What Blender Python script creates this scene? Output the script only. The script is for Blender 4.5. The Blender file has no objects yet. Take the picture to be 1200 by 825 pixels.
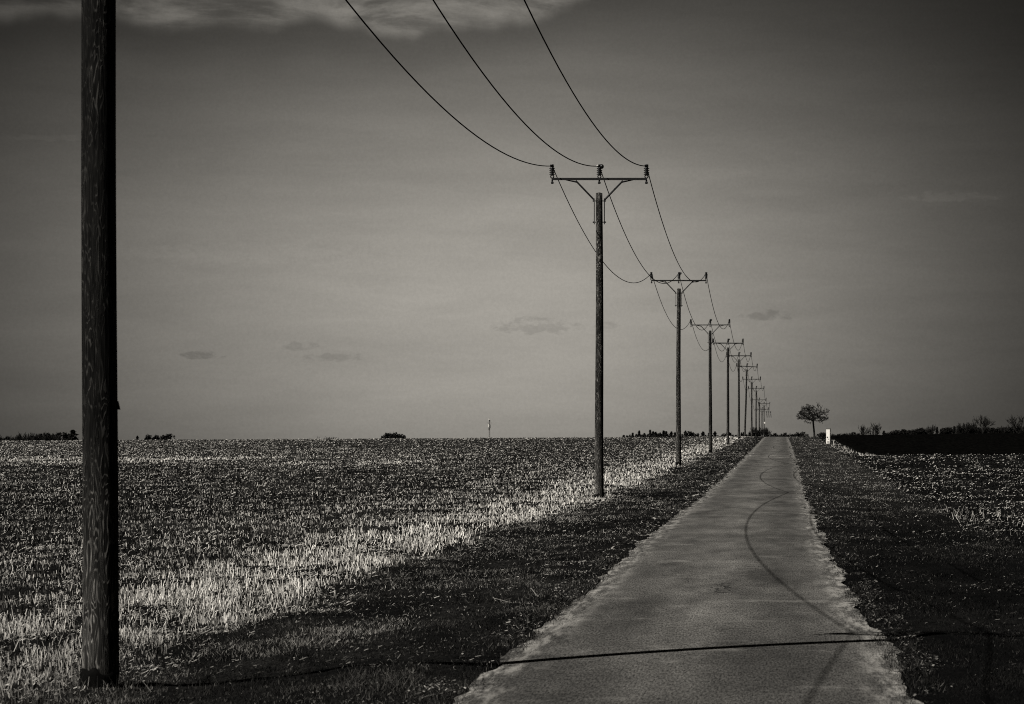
import bpy, bmesh, math, random
import numpy as np

random.seed(7)
rng = np.random.default_rng(11)
scene = bpy.context.scene
COL = scene.collection
EYE = 1.82                      # camera height above the lane, metres
F = 3795.0                      # focal length in pixels of the 1200 px wide photograph
SPAN = 60.0                     # pole spacing
LINE_X = -4.775                 # pole line, metres left of the camera
TINT = (1.05, 0.992, 0.885)       # faint warm tone of everything

# sun: a shadow moves SX to the right and SY away per metre of height
SX, SY = 0.715, 0.64

# ------------------------------------------------------------------ helpers
def tag(o, label=None, cat=None, group=None, kind=None):
    if label: o['label'] = label
    if cat: o['category'] = cat
    if group: o['group'] = group
    if kind: o['kind'] = kind
    return o

def empty(name, loc, label=None, cat=None, group=None, rz=0.0):
    o = bpy.data.objects.new(name, None)
    COL.objects.link(o)
    o.empty_display_size = 0.3
    o.location = loc
    o.rotation_euler = (0, 0, rz)
    return tag(o, label, cat, group)

def link_mesh(name, me, mat, parent=None, smooth=False):
    o = bpy.data.objects.new(name, me)
    COL.objects.link(o)
    if mat is not None and not me.materials:
        me.materials.append(mat)
    if smooth:
        me.polygons.foreach_set('use_smooth', [True] * len(me.polygons))
    if parent is not None:
        o.parent = parent
    return o

def bm_mesh(name, bm):
    me = bpy.data.meshes.new(name)
    bm.normal_update()
    bm.to_mesh(me)
    bm.free()
    return me

def np_mesh(name, verts, faces, cols=None, attrs=None):
    """verts (N,3), faces (M,k) all of the same size."""
    me = bpy.data.meshes.new(name)
    n, (m, k) = len(verts), faces.shape
    me.vertices.add(n)
    me.vertices.foreach_set('co', np.ascontiguousarray(verts, dtype=np.float32).ravel())
    me.loops.add(m * k)
    me.loops.foreach_set('vertex_index', np.ascontiguousarray(faces, dtype=np.int32).ravel())
    me.polygons.add(m)
    me.polygons.foreach_set('loop_start', np.arange(0, m * k, k, dtype=np.int32))
    if cols is not None:
        a = me.attributes.new('shade', 'FLOAT', 'POINT')
        a.data.foreach_set('value', np.ascontiguousarray(cols, dtype=np.float32))
    for nm, v in (attrs or {}).items():
        a = me.attributes.new(nm, 'FLOAT', 'POINT')
        a.data.foreach_set('value', np.ascontiguousarray(v, dtype=np.float32))
    me.update(calc_edges=True)
    return me

def _hash(ix, iy, seed):
    h = (ix.astype(np.int64) * 374761393 + iy.astype(np.int64) * 668265263 + seed * 1274126177) & 0x7fffffff
    h = (h ^ (h >> 13)) * 1274126177 & 0x7fffffff
    h = h ^ (h >> 16)
    return (h & 0xffff) / 65535.0

def vnoise(x, y, seed=0):
    x = np.asarray(x, float); y = np.asarray(y, float)
    ix = np.floor(x); iy = np.floor(y)
    fx = x - ix; fy = y - iy
    fx = fx * fx * (3 - 2 * fx); fy = fy * fy * (3 - 2 * fy)
    a = _hash(ix, iy, seed); b = _hash(ix + 1, iy, seed)
    c = _hash(ix, iy + 1, seed); d = _hash(ix + 1, iy + 1, seed)
    return (a * (1 - fx) + b * fx) * (1 - fy) + (c * (1 - fx) + d * fx) * fy

def fbm(x, y, seed=0, octv=4):
    s, amp, tot = 0, 1.0, 0
    for k in range(octv):
        s = s + amp * vnoise(np.asarray(x) * 2 ** k, np.asarray(y) * 2 ** k, seed + k)
        tot += amp; amp *= 0.5
    return s / tot

def sstep(a, b, x):
    t = np.clip((np.asarray(x, float) - a) / (b - a), 0, 1)
    return t * t * (3 - 2 * t)

# ------------------------------------------------------------------ terrain
_py = np.array([-60, 20, 86, 120, 156, 202, 262, 322, 360, 385, 443, 503, 563, 623, 800, 1000, 1500, 6500, 7000], float)
_pz = np.array([-1.82, -1.82, -1.81, -1.77, -1.69, -1.60, -1.44, -1.23, -1.16, -1.21, -1.70, -2.35, -3.4, -4.7, -5.2, -6.1, -9.2, -52, -57], float)
_fy = np.arange(-60, 7000, 2.0)
_fz = np.interp(_fy, _py, _pz)
_k = np.hanning(13); _k /= _k.sum()
_fz = np.convolve(np.pad(_fz, 6, mode='edge'), _k, mode='valid')

def Hroad(x, y):
    x = np.asarray(x, float); y = np.asarray(y, float)
    z = np.interp(y, _fy, _fz) + EYE
    far = sstep(130, 330, y)
    z = z - 0.0055 * np.clip(-x - 4.8, 0, 140) * far
    z = z + 0.013 * np.clip(x - 3.0, 0, 26) * far * (1 - 0.3 * sstep(420, 800, y))
    z = z + 2.2 * sstep(8, 40, x) * sstep(430, 700, y)
    return z

EY = np.array([-60, 21, 34, 53, 86, 156, 262, 370, 520, 7000], float)
EL = np.array([-2.2, -2.2, -2.2, -2.3, -2.2, -2.28, -2.4, -2.5, -2.6, -2.6], float)
ER = np.array([0.9, 0.88, 0.72, 0.60, 0.52, 0.52, 0.35, 0.12, 0.0, 0.0], float)
def road_left(y):  return np.interp(y, EY, EL)
def road_right(y): return np.interp(y, EY, ER)

def verge_weight(x, y):
    """1 on the rough verges, 0 in the road."""
    l, r = road_left(y), road_right(y)
    out = np.maximum(l - x, x - r)
    return sstep(-0.05, 0.5, out), out

def H(x, y):
    x = np.asarray(x, float); y = np.asarray(y, float)
    z = Hroad(x, y)
    w, out = verge_weight(x, y)
    bump = 0.14 * (fbm(x * 1.1 + 9, y * 0.55, 3, 4) - 0.5) + 0.05 * (fbm(x * 4.5, y * 2.2, 21, 3) - 0.5)
    lip = 0.025 * sstep(0.0, 0.3, out) * (1 - sstep(0.6, 1.6, out))
    z = z + w * (bump * (0.4 + 0.6 * sstep(0.0, 0.7, out)) + lip)
    z = np.where(out < 0.02, z - 0.05 * sstep(0.02, -0.12, out), z)
    return z

def H1(x, y): return float(H(np.array([x]), np.array([y]))[0])

# ------------------------------------------------------------------ node helper
class NT:
    def __init__(self, tree):
        self.t = tree; self.n = tree.nodes; self.l = tree.links
    def new(self, typ, **kw):
        nd = self.n.new(typ)
        for k, v in kw.items(): setattr(nd, k, v)
        return nd
    def put(self, sock, v):
        if isinstance(v, bpy.types.NodeSocket): self.l.new(v, sock)
        else: sock.default_value = v
    def m(self, op, a, b=None, c=None, clamp=False):
        nd = self.new('ShaderNodeMath', operation=op, use_clamp=clamp)
        self.put(nd.inputs[0], a)
        if b is not None: self.put(nd.inputs[1], b)
        if c is not None: self.put(nd.inputs[2], c)
        return nd.outputs[0]
    def ss(self, v, a, b, lo=0.0, hi=1.0):
        nd = self.new('ShaderNodeMapRange', interpolation_type='SMOOTHSTEP')
        self.put(nd.inputs[0], v)
        nd.inputs[1].default_value = a; nd.inputs[2].default_value = b
        nd.inputs[3].default_value = lo; nd.inputs[4].default_value = hi
        return nd.outputs[0]
    def lin(self, v, a, b, lo=0.0, hi=1.0):
        nd = self.new('ShaderNodeMapRange')
        self.put(nd.inputs[0], v)
        nd.inputs[1].default_value = a; nd.inputs[2].default_value = b
        nd.inputs[3].default_value = lo; nd.inputs[4].default_value = hi
        return nd.outputs[0]
    def comb(self, x, y, z):
        nd = self.new('ShaderNodeCombineXYZ')
        for i, v in enumerate((x, y, z)): self.put(nd.inputs[i], v)
        return nd.outputs[0]
    def noise(self, vec, scale, detail=3, rough=0.55, dist=0.0):
        nd = self.new('ShaderNodeTexNoise')
        self.put(nd.inputs['Vector'], vec)
        nd.inputs['Scale'].default_value = scale
        nd.inputs['Detail'].default_value = detail
        nd.inputs['Roughness'].default_value = rough
        nd.inputs['Distortion'].default_value = dist
        return nd.outputs[0]
    def tint(self, v):
        nd = self.new('ShaderNodeVectorMath', operation='SCALE')
        nd.inputs[0].default_value = TINT
        self.put(nd.inputs['Scale'], v)
        return nd.outputs[0]

def new_mat(name, rough=0.9, spec=0.15):
    m = bpy.data.materials.new(name)
    m.use_nodes = True
    nt = NT(m.node_tree)
    b = m.node_tree.nodes['Principled BSDF']
    b.inputs['Roughness'].default_value = rough
    b.inputs['Specular IOR Level'].default_value = spec
    return m, nt, b

def grey_mat(name, v, rough=0.8, spec=0.2, vary=0.4, scale=8.0, metal=0.0):
    m, nt, b = new_mat(name, rough, spec)
    tc = nt.new('ShaderNodeTexCoord')
    n = nt.noise(tc.outputs['Object'], scale, 4)
    val = nt.m('MULTIPLY', v, nt.lin(n, 0.25, 0.75, 1 - vary, 1 + vary))
    nt.l.new(nt.tint(val), b.inputs['Base Color'])
    b.inputs['Metallic'].default_value = metal
    return m

def attr_mat(name, mul=1.0, rough=0.9, spec=0.1, noise_scale=None):
    m, nt, b = new_mat(name, rough, spec)
    a = nt.new('ShaderNodeAttribute', attribute_name='shade')
    v = nt.m('MULTIPLY', a.outputs['Fac'], mul)
    nt.l.new(nt.tint(v), b.inputs['Base Color'])
    return m

# ------------------------------------------------------------------ materials
def wood_material():
    m, nt, b = new_mat('tarred_wood', 0.9, 0.05)
    tc = nt.new('ShaderNodeTexCoord')
    sep = nt.new('ShaderNodeSeparateXYZ'); nt.l.new(tc.outputs['Object'], sep.inputs[0])
    oi = nt.new('ShaderNodeObjectInfo')
    off = nt.m('MULTIPLY', oi.outputs['Random'], 37.0)
    v = nt.comb(nt.m('MULTIPLY', sep.outputs[0], 15.0), nt.m('MULTIPLY', sep.outputs[1], 15.0),
                nt.m('ADD', nt.m('MULTIPLY', sep.outputs[2], 2.3), off))
    n = nt.noise(v, 1.0, 2.2, 0.45, 0.5)
    rings = nt.m('FRACT', nt.m('MULTIPLY', n, 13.0))
    ridge = nt.m('ABSOLUTE', nt.m('SUBTRACT', rings, 0.5))
    line = nt.ss(ridge, 0.20, 0.02)                       # thin pale contour lines of the grain
    patch = nt.noise(v, 0.55, 3, 0.6)
    line = nt.m('MULTIPLY', line, nt.ss(patch, 0.36, 0.66, 0.15, 1.0))
    fibre = nt.noise(nt.comb(nt.m('MULTIPLY', sep.outputs[0], 90.0), nt.m('MULTIPLY', sep.outputs[1], 90.0),
                             nt.m('MULTIPLY', sep.outputs[2], 5.0)), 1.0, 2)
    low = nt.ss(sep.outputs[2], 2.0, 0.3)                 # weathered paler foot
    base = nt.m('ADD', 0.0062, nt.m('MULTIPLY', low, 0.012))
    amp = nt.m('ADD', 0.042, nt.m('MULTIPLY', low, 0.20))
    at = nt.new('ShaderNodeAttribute', attribute_type='OBJECT', attribute_name='bleach')
    base = nt.m('ADD', base, nt.m('MULTIPLY', at.outputs['Fac'], 0.009))
    amp = nt.m('ADD', amp, nt.m('MULTIPLY', at.outputs['Fac'], 0.26))
    val = nt.m('ADD', base, nt.m('MULTIPLY', line, amp))
    val = nt.m('MULTIPLY', val, nt.lin(fibre, 0.32, 0.68, 0.35, 1.65))
    nt.l.new(nt.tint(val), b.inputs['Base Color'])
    bp = nt.new('ShaderNodeBump'); bp.inputs['Strength'].default_value = 0.5; bp.inputs['Distance'].default_value = 0.01
    nt.l.new(nt.m('ADD', line, fibre), bp.inputs['Height'])
    nt.l.new(bp.outputs[0], b.inputs['Normal'])
    return m

def road_material():
    m, nt, b = new_mat('worn_asphalt', 0.9, 0.15)
    g = nt.new('ShaderNodeNewGeometry')
    sep = nt.new('ShaderNodeSeparateXYZ'); nt.l.new(g.outputs['Position'], sep.inputs[0])
    x, y = sep.outputs[0], sep.outputs[1]
    e = nt.new('ShaderNodeAttribute', attribute_name='edge').outputs['Fac']
    big = nt.noise(nt.comb(nt.m('MULTIPLY', x, 0.9), nt.m('MULTIPLY', y, 0.22), 0.0), 1.0, 4, 0.6)
    mid = nt.noise(nt.comb(nt.m('MULTIPLY', x, 3.2), nt.m('MULTIPLY', y, 0.5), 3.0), 1.0, 4, 0.65)
    grit = nt.noise(nt.comb(nt.m('MULTIPLY', x, 62.0), nt.m('MULTIPLY', y, 7.0), 0.0), 1.0, 3, 0.8)
    agg = nt.noise(nt.comb(nt.m('MULTIPLY', x, 110.0), nt.m('MULTIPLY', y, 110.0), 0.0), 1.0, 2, 0.7)
    lat = nt.m('ADD', x, 0.72)                              # metres from the middle of the lane
    def track(c, w):
        q = nt.m('DIVIDE', nt.m('SUBTRACT', lat, c), w)
        return nt.m('EXPONENT', nt.m('MULTIPLY', nt.m('MULTIPLY', q, q), -1.0))
    wear = nt.m('SUBTRACT', nt.m('MULTIPLY', track(-0.15, 0.40), 0.30), nt.m('MULTIPLY', track(0.62, 0.35), 0.20))
    wear = nt.m('ADD', wear, nt.m('MULTIPLY', track(-0.85, 0.30), -0.10))
    val = nt.m('MULTIPLY', 0.066, nt.lin(big, 0.3, 0.7, 0.60, 1.40))
    val = nt.m('MULTIPLY', val, nt.m('ADD', 1.0, wear))
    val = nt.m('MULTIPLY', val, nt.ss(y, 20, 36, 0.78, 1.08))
    val = nt.m('MULTIPLY', val, nt.lin(mid, 0.3, 0.7, 0.70, 1.30))
    val = nt.m('MULTIPLY', val, nt.lin(grit, 0.34, 0.66, 0.10, 1.95))
    val = nt.m('MULTIPLY', val, nt.lin(agg, 0.3, 0.7, 0.85, 1.15))
    # pale worn patches and streaks, strongest along the edges and where the lane climbs
    pn = nt.noise(nt.comb(nt.m('MULTIPLY', x, 0.8), nt.m('MULTIPLY', y, 0.55), 7.0), 1.0, 5, 0.7)
    pale = nt.ss(pn, 0.56, 0.70)
    climb = nt.m('MULTIPLY', nt.ss(y, 168, 173), nt.ss(y, 186, 180))
    pn2 = nt.noise(nt.comb(nt.m('MULTIPLY', x, 0.9), nt.m('MULTIPLY', y, 0.4), 17.0), 1.0, 4, 0.7)
    climb = nt.m('MULTIPLY', climb, nt.ss(pn2, 0.46, 0.62))
    val = nt.m('ADD', val, nt.m('MULTIPLY', pale, 0.062))
    val = nt.m('ADD', val, nt.m('MULTIPLY', climb, 0.10))
    en = nt.noise(nt.comb(nt.m('MULTIPLY', x, 7.0), nt.m('MULTIPLY', y, 0.8), 1.0), 1.0, 4, 0.7)
    edge = nt.m('MULTIPLY', nt.ss(e, 0.70, 1.0), nt.ss(en, 0.42, 0.64))
    val = nt.m('ADD', val, nt.m('MULTIPLY', edge, 0.22))
    # dark soil washed on to the very edge
    dn = nt.noise(nt.comb(nt.m('MULTIPLY', x, 2.0), nt.m('MULTIPLY', y, 2.6), 5.0), 1.0, 4, 0.7)
    dirt = nt.m('MULTIPLY', nt.ss(e, 0.86, 1.0), nt.ss(dn, 0.53, 0.60))
    val = nt.m('MULTIPLY', val, nt.m('SUBTRACT', 1.0, nt.m('MULTIPLY', dirt, 0.86)))
    # a broken spot left of the middle
    dx = nt.m('DIVIDE', nt.m('SUBTRACT', x, -0.72), 0.16); dy = nt.m('DIVIDE', nt.m('SUBTRACT', y, 36.0), 1.3)
    rr = nt.m('ADD', nt.m('MULTIPLY', dx, dx), nt.m('MULTIPLY', dy, dy))
    hn = nt.noise(nt.comb(nt.m('MULTIPLY', x, 14.0), nt.m('MULTIPLY', y, 3.5), 2.0), 1.0, 3, 0.7)
    hole = nt.m('MULTIPLY', nt.ss(rr, 1.2, 0.4), nt.ss(hn, 0.50, 0.58))
    val = nt.m('MULTIPLY', val, nt.m('SUBTRACT', 1.0, nt.m('MULTIPLY', hole, 0.8)))
    cr = nt.noise(nt.comb(nt.m('MULTIPLY', x, 1.6), nt.m('MULTIPLY', y, 0.9), 9.0), 1.0, 5, 0.6, 0.6)
    crack = nt.ss(nt.m('ABSOLUTE', nt.m('SUBTRACT', cr, 0.5)), 0.010, 0.002)
    cm = nt.noise(nt.comb(nt.m('MULTIPLY', x, 0.5), nt.m('MULTIPLY', y, 0.15), 12.0), 1.0, 2)
    crack = nt.m('MULTIPLY', crack, nt.ss(cm, 0.48, 0.6))
    val = nt.m('MULTIPLY', val, nt.m('SUBTRACT', 1.0, nt.m('MULTIPLY', crack, 0.55)))
    val = nt.m('MAXIMUM', val, 0.008)
    nt.l.new(nt.tint(val), b.inputs['Base Color'])
    bp = nt.new('ShaderNodeBump'); bp.inputs['Strength'].default_value = 0.35; bp.inputs['Distance'].default_value = 0.006
    nt.l.new(agg, bp.inputs['Height']); nt.l.new(bp.outputs[0], b.inputs['Normal'])
    return m

def ground_material():
    m, nt, b = new_mat('field_soil', 0.95, 0.05)
    g = nt.new('ShaderNodeNewGeometry')
    sep = nt.new('ShaderNodeSeparateXYZ'); nt.l.new(g.outputs['Position'], sep.inputs[0])
    a = nt.new('ShaderNodeAttribute', attribute_name='shade').outputs['Fac']
    n1 = nt.noise(nt.comb(nt.m('MULTIPLY', sep.outputs[0], 5.0), nt.m('MULTIPLY', sep.outputs[1], 2.5), 0.0), 1.0, 5, 0.7)
    n2 = nt.noise(nt.comb(nt.m('MULTIPLY', sep.outputs[0], 48.0), nt.m('MULTIPLY', sep.outputs[1], 6.0), 0.0), 1.0, 3, 0.75)
    v = nt.m('MULTIPLY', a, nt.lin(n1, 0.3, 0.7, 0.15, 1.4))
    v = nt.m('MULTIPLY', v, nt.lin(n2, 0.34, 0.70, 0.02, 1.9))
    nt.l.new(nt.tint(v), b.inputs['Base Color'])
    bp = nt.new('ShaderNodeBump'); bp.inputs['Strength'].default_value = 0.8; bp.inputs['Distance'].default_value = 0.04
    nt.l.new(n1, bp.inputs['Height']); nt.l.new(bp.outputs[0], b.inputs['Normal'])
    return m

M_WOOD = wood_material()
M_ROAD = road_material()
M_GROUND = ground_material()
M_BLADE = attr_mat('dry_straw')
M_GRASS = attr_mat('short_grass')
M_STEEL = grey_mat('dark_galvanised_steel', 0.009, 0.7, 0.25, 0.4, 20)
M_STRAP = grey_mat('grey_strap_steel', 0.07, 0.7, 0.3, 0.5, 25)
M_CERAMIC = grey_mat('brown_glazed_ceramic', 0.012, 0.35, 0.4, 0.3, 10)
M_CAP = grey_mat('pale_cap', 0.55, 0.5, 0.5, 0.2, 10)
M_WIRE = grey_mat('weathered_conductor', 0.006, 0.8, 0.1, 0.3, 3)
M_TAR = grey_mat('tar_band', 0.0035, 0.9, 0.03, 0.5, 30)
M_BARK = grey_mat('dark_bark', 0.018, 0.95, 0.05, 0.5, 12)
M_NEEDLE = grey_mat('dark_needles', 0.010, 0.95, 0.03, 0.6, 6)
M_WHITE = grey_mat('weathered_white_paint', 0.82, 0.7, 0.2, 0.14, 14)
M_PLATE = grey_mat('dark_small_plate', 0.08, 0.7, 0.2, 0.4, 20)
M_STAKE = grey_mat('pale_stake_wood', 0.42, 0.9, 0.1, 0.3, 20)
M_TWIG = grey_mat('grey_dead_twig', 0.17, 0.9, 0.1, 0.4, 30)
M_MAST = grey_mat('grey_mast_steel', 0.06, 0.7, 0.2, 0.3, 1)
M_PLOUGH = grey_mat('turned_wet_soil', 0.0022, 1.0, 0.0, 0.9, 3.0)

# ------------------------------------------------------------------ ground sheet
def grid_rows():
    ys = [-60, -40, -20, -8, 0, 6, 11, 15]
    y = 17.0
    while y < 420:
        ys.append(y); y += max(0.16, 0.0078 * y)
    while y < 7000:
        ys.append(y); y *= 1.05
    ys.append(7000)
    return np.array(ys)
ROWS = grid_rows()

def build_ground():
    xs = [-3000, -1500, -800, -420, -240, -150, -110]
    xs += list(np.arange(-90, -30, 3.0)) + list(np.arange(-30, -12, 0.8)) + list(np.arange(-12, -7, 0.25))
    xs += list(np.arange(-7, 5.5, 0.11)) + list(np.arange(5.5, 12, 0.25)) + list(np.arange(12, 30, 0.8)) + list(np.arange(30, 90, 3.0))
    xs += [90, 110, 150, 240, 420, 800, 1500, 3000]
    xs = np.array(xs)
    X, Y = np.meshgrid(xs, ROWS)
    Z = H(X, Y)
    nr, nc = X.shape
    v = np.stack([X, Y, Z], -1).reshape(-1, 3)
    i = np.arange(nr * nc).reshape(nr, nc)
    f = np.stack([i[:-1, :-1], i[:-1, 1:], i[1:, 1:], i[1:, :-1]], -1).reshape(-1, 4)
    n = fbm(X * 0.35, Y * 0.12, 5)
    field = 0.006 + 0.014 * sstep(0.45, 0.7, n)
    field = field + 0.012 * sstep(100, 300, Y)
    right = 0.003 + 0.005 * sstep(0.45, 0.7, n)
    l, r = road_left(Y), road_right(Y)
    verge = 0.003 + 0.010 * sstep(0.40, 0.7, fbm(X * 1.3, Y * 0.5, 8))
    vr = 0.002 + 0.004 * sstep(0.40, 0.7, fbm(X * 1.3, Y * 0.5, 9)) + 0.02 * sstep(45, 130, Y)  # lower albedo near the camera carries the corner vignette
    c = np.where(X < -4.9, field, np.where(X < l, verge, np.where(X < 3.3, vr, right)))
    me = np_mesh('ground', v, f, c.ravel())
    o = link_mesh('ground', me, M_GROUND, smooth=True)
    tag(o, kind='structure')
build_ground()

def build_plough():
    ys = np.arange(186, 372, 0.8)
    xs = np.concatenate([np.arange(4.3, 40, 0.35), np.arange(40, 150, 2.5)])
    X, Y = np.meshgrid(xs, ys)
    edge = 0.5 * (fbm(Y * 0.06, Y * 0 + 3, 31) - 0.5)
    X = X + edge * np.exp(-(X - 4.3) / 2.0)
    Y2 = Y + 1.5 * (fbm(X * 0.3, X * 0, 33) - 0.5) * np.exp(-(Y - 186) / 3.0)
    Z = Hroad(X, Y2) + 0.05 + 0.20 * (rng.random(X.shape) - 0.35) * sstep(4.3, 5.0, X)
    Z[0, :] -= 0.15; Z[:, 0] -= 0.15
    nr, nc = X.shape
    i = np.arange(nr * nc).reshape(nr, nc)
    f = np.stack([i[:-1, :-1], i[:-1, 1:], i[1:, 1:], i[1:, :-1]], -1).reshape(-1, 4)
    me = np_mesh('ploughed_soil', np.stack([X, Y2, Z], -1).reshape(-1, 3), f)
    tag(link_mesh('ploughed_soil', me, M_PLOUGH), kind='structure')
build_plough()

def build_road():
    ys = ROWS[(ROWS > -40) & (ROWS < 640)]
    fine = [ys[0]]
    for a, b_ in zip(ys[:-1], ys[1:]):
        k = 2 if 15 < a < 130 else 1
        for q in range(1, k + 1): fine.append(a + (b_ - a) * q / k)
    ys = np.array(fine)
    t = np.array([0, .03, .07, .12, .2, .3, .4, .5, .6, .7, .8, .88, .93, .97, 1.0])
    l = road_left(ys) + 0.13 * (fbm(ys * 0.9, ys * 0 + 1, 41, 3) - 0.5) * 1.5 + 0.03 * (fbm(ys * 2.6, ys * 0 + 2, 43, 3) - 0.5)
    r = road_right(ys) + 0.17 * (fbm(ys * 0.8, ys * 0 + 5, 47, 3) - 0.5) * 1.5 + 0.05 * (fbm(ys * 2.4, ys * 0 + 7, 49, 3) - 0.5)
    X = l[:, None] * (1 - t) + r[:, None] * t
    Y = np.repeat(ys[:, None], len(t), 1)
    s = np.abs(t * 2 - 1)
    Z = Hroad(X, Y) + 0.004 + 0.022 * (1 - s ** 2)[None, :]
    nr, nc = X.shape
    i = np.arange(nr * nc).reshape(nr, nc)
    f = np.stack([i[:-1, :-1], i[:-1, 1:], i[1:, 1:], i[1:, :-1]], -1).reshape(-1, 4)
    me = np_mesh('road', np.stack([X, Y, Z], -1).reshape(-1, 3), f, attrs={'edge': np.repeat(s[None, :], nr, 0).ravel()})
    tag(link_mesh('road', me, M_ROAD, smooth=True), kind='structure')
build_road()

# ------------------------------------------------------------------ straw and grass
def scatter(d0, d1, xl, xr, rho, accept=None):
    """points in the strip xl(D)..xr(D), rho(D) per square metre, thinned by accept(x, y)."""
    P = []
    d = d0
    while d < d1:
        e = min(d * 1.02, d1)
        w = xr(d) - xl(d)
        if w > 0:
            n = int(w * (e - d) * rho(d) + rng.random())
            if n:
                yy = d + (e - d) * rng.random(n)
                xx = xl(d) + w * rng.random(n)
                P.append(np.stack([xx, yy], 1))
        d = e
    P = np.concatenate(P)
    if accept is not None:
        P = P[rng.random(len(P)) < accept(P[:, 0], P[:, 1])]
    return P

def blades(P, h, w, shade, lean=0.35, taper=0.5, yaw=0.9, sink=0.01):
    n = len(P)
    x, y = P[:, 0], P[:, 1]
    z = H(x, y) - sink
    a = (rng.random(n) - 0.5) * 2 * yaw
    sx, sy = np.cos(a) * w / 2, np.sin(a) * w / 2
    la = rng.random(n) * 2 * np.pi
    lm = h * lean * rng.random(n)
    lx, ly = np.cos(la) * lm, np.sin(la) * lm
    b0 = np.stack([x - sx, y - sy, z], 1); b1 = np.stack([x + sx, y + sy, z], 1)
    t1 = np.stack([x + lx + sx * taper, y + ly + sy * taper, z + h], 1)
    t0 = np.stack([x + lx - sx * taper, y + ly - sy * taper, z + h], 1)
    v = np.stack([b0, b1, t1, t0], 1).reshape(-1, 3)
    f = np.arange(4 * n).reshape(n, 4)
    return v, f, np.repeat(shade, 4)

def litter(P, length, width, shade, up=0.25, lift=0.015):
    n = len(P)
    a = rng.random(n) * np.pi
    cx, sy = np.cos(a), np.sin(a)
    dz = (rng.random(n)) * up * length
    z = H(P[:, 0], P[:, 1]) + lift
    ax = np.stack([cx * length / 2, sy * length / 2, dz / 2], 1)
    roll = (rng.random(n) - 0.5) * 1.2
    bx = np.stack([-sy * width / 2, cx * width / 2, np.abs(roll) * width / 2], 1)
    c = np.stack([P[:, 0], P[:, 1], z + dz / 2], 1)
    v = np.stack([c - ax - bx, c + ax - bx, c + ax + bx, c - ax + bx], 1).reshape(-1, 3)
    return v, np.arange(4 * n).reshape(n, 4), np.repeat(shade, 4)

def stuff(name, parts, mat, label, cat):
    V, Fc, C = [], [], []
    o = 0
    for v, f, c in parts:
        V.append(v); Fc.append(f + o); C.append(c); o += len(v)
    me = np_mesh(name, np.concatenate(V), np.concatenate(Fc), np.concatenate(C))
    tag(link_mesh(name, me, mat), label, cat, kind='stuff')

def wscale(y, ref): return np.maximum(1.0, y / ref)

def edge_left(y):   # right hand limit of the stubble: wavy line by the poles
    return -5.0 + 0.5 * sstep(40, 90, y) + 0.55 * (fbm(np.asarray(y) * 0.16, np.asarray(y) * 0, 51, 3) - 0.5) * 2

def left_map(x, y):
    """brightness/height weight of the left field: tall pale band next to the verge, patches beyond."""
    off = edge_left(y) - x
    band = sstep(-0.1, 0.4, off) * (1 - 0.72 * sstep(1.6, 3.4, off + 1.2 * (fbm(x * 0.25, y * 0.1, 61) - 0.5))) * (1 - 0.9 * sstep(3.5, 9.0, off + 3.0 * (fbm(x * 0.2, y * 0.06, 62) - 0.5)))
    band = band * (0.72 + 0.4 * sstep(24, 45, y))
    far = sstep(0.50, 0.66, fbm(x * 0.03 + 4, y * 0.02, 63, 3)) * sstep(70, 130, y)
    stripe = np.exp(-((y - 142 + 0.35 * x + 50 * (fbm(x * 0.06, y * 0.01, 67, 3) - 0.5)) / 15.0) ** 2) * sstep(-7, -16, x) * sstep(0.34, 0.6, fbm(x * 0.22, y * 0.05, 68, 3)) * 1.1
    return np.clip(np.maximum(band, np.maximum(0.22 * far, stripe)), 0, 1), off

D0 = 26.0          # straw keeps its true width up to here, farther clumps are merged into fewer, wider ones
def lod(rho, p=2.0): return lambda d: rho * min(1.0, (D0 / d) ** p)

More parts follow.
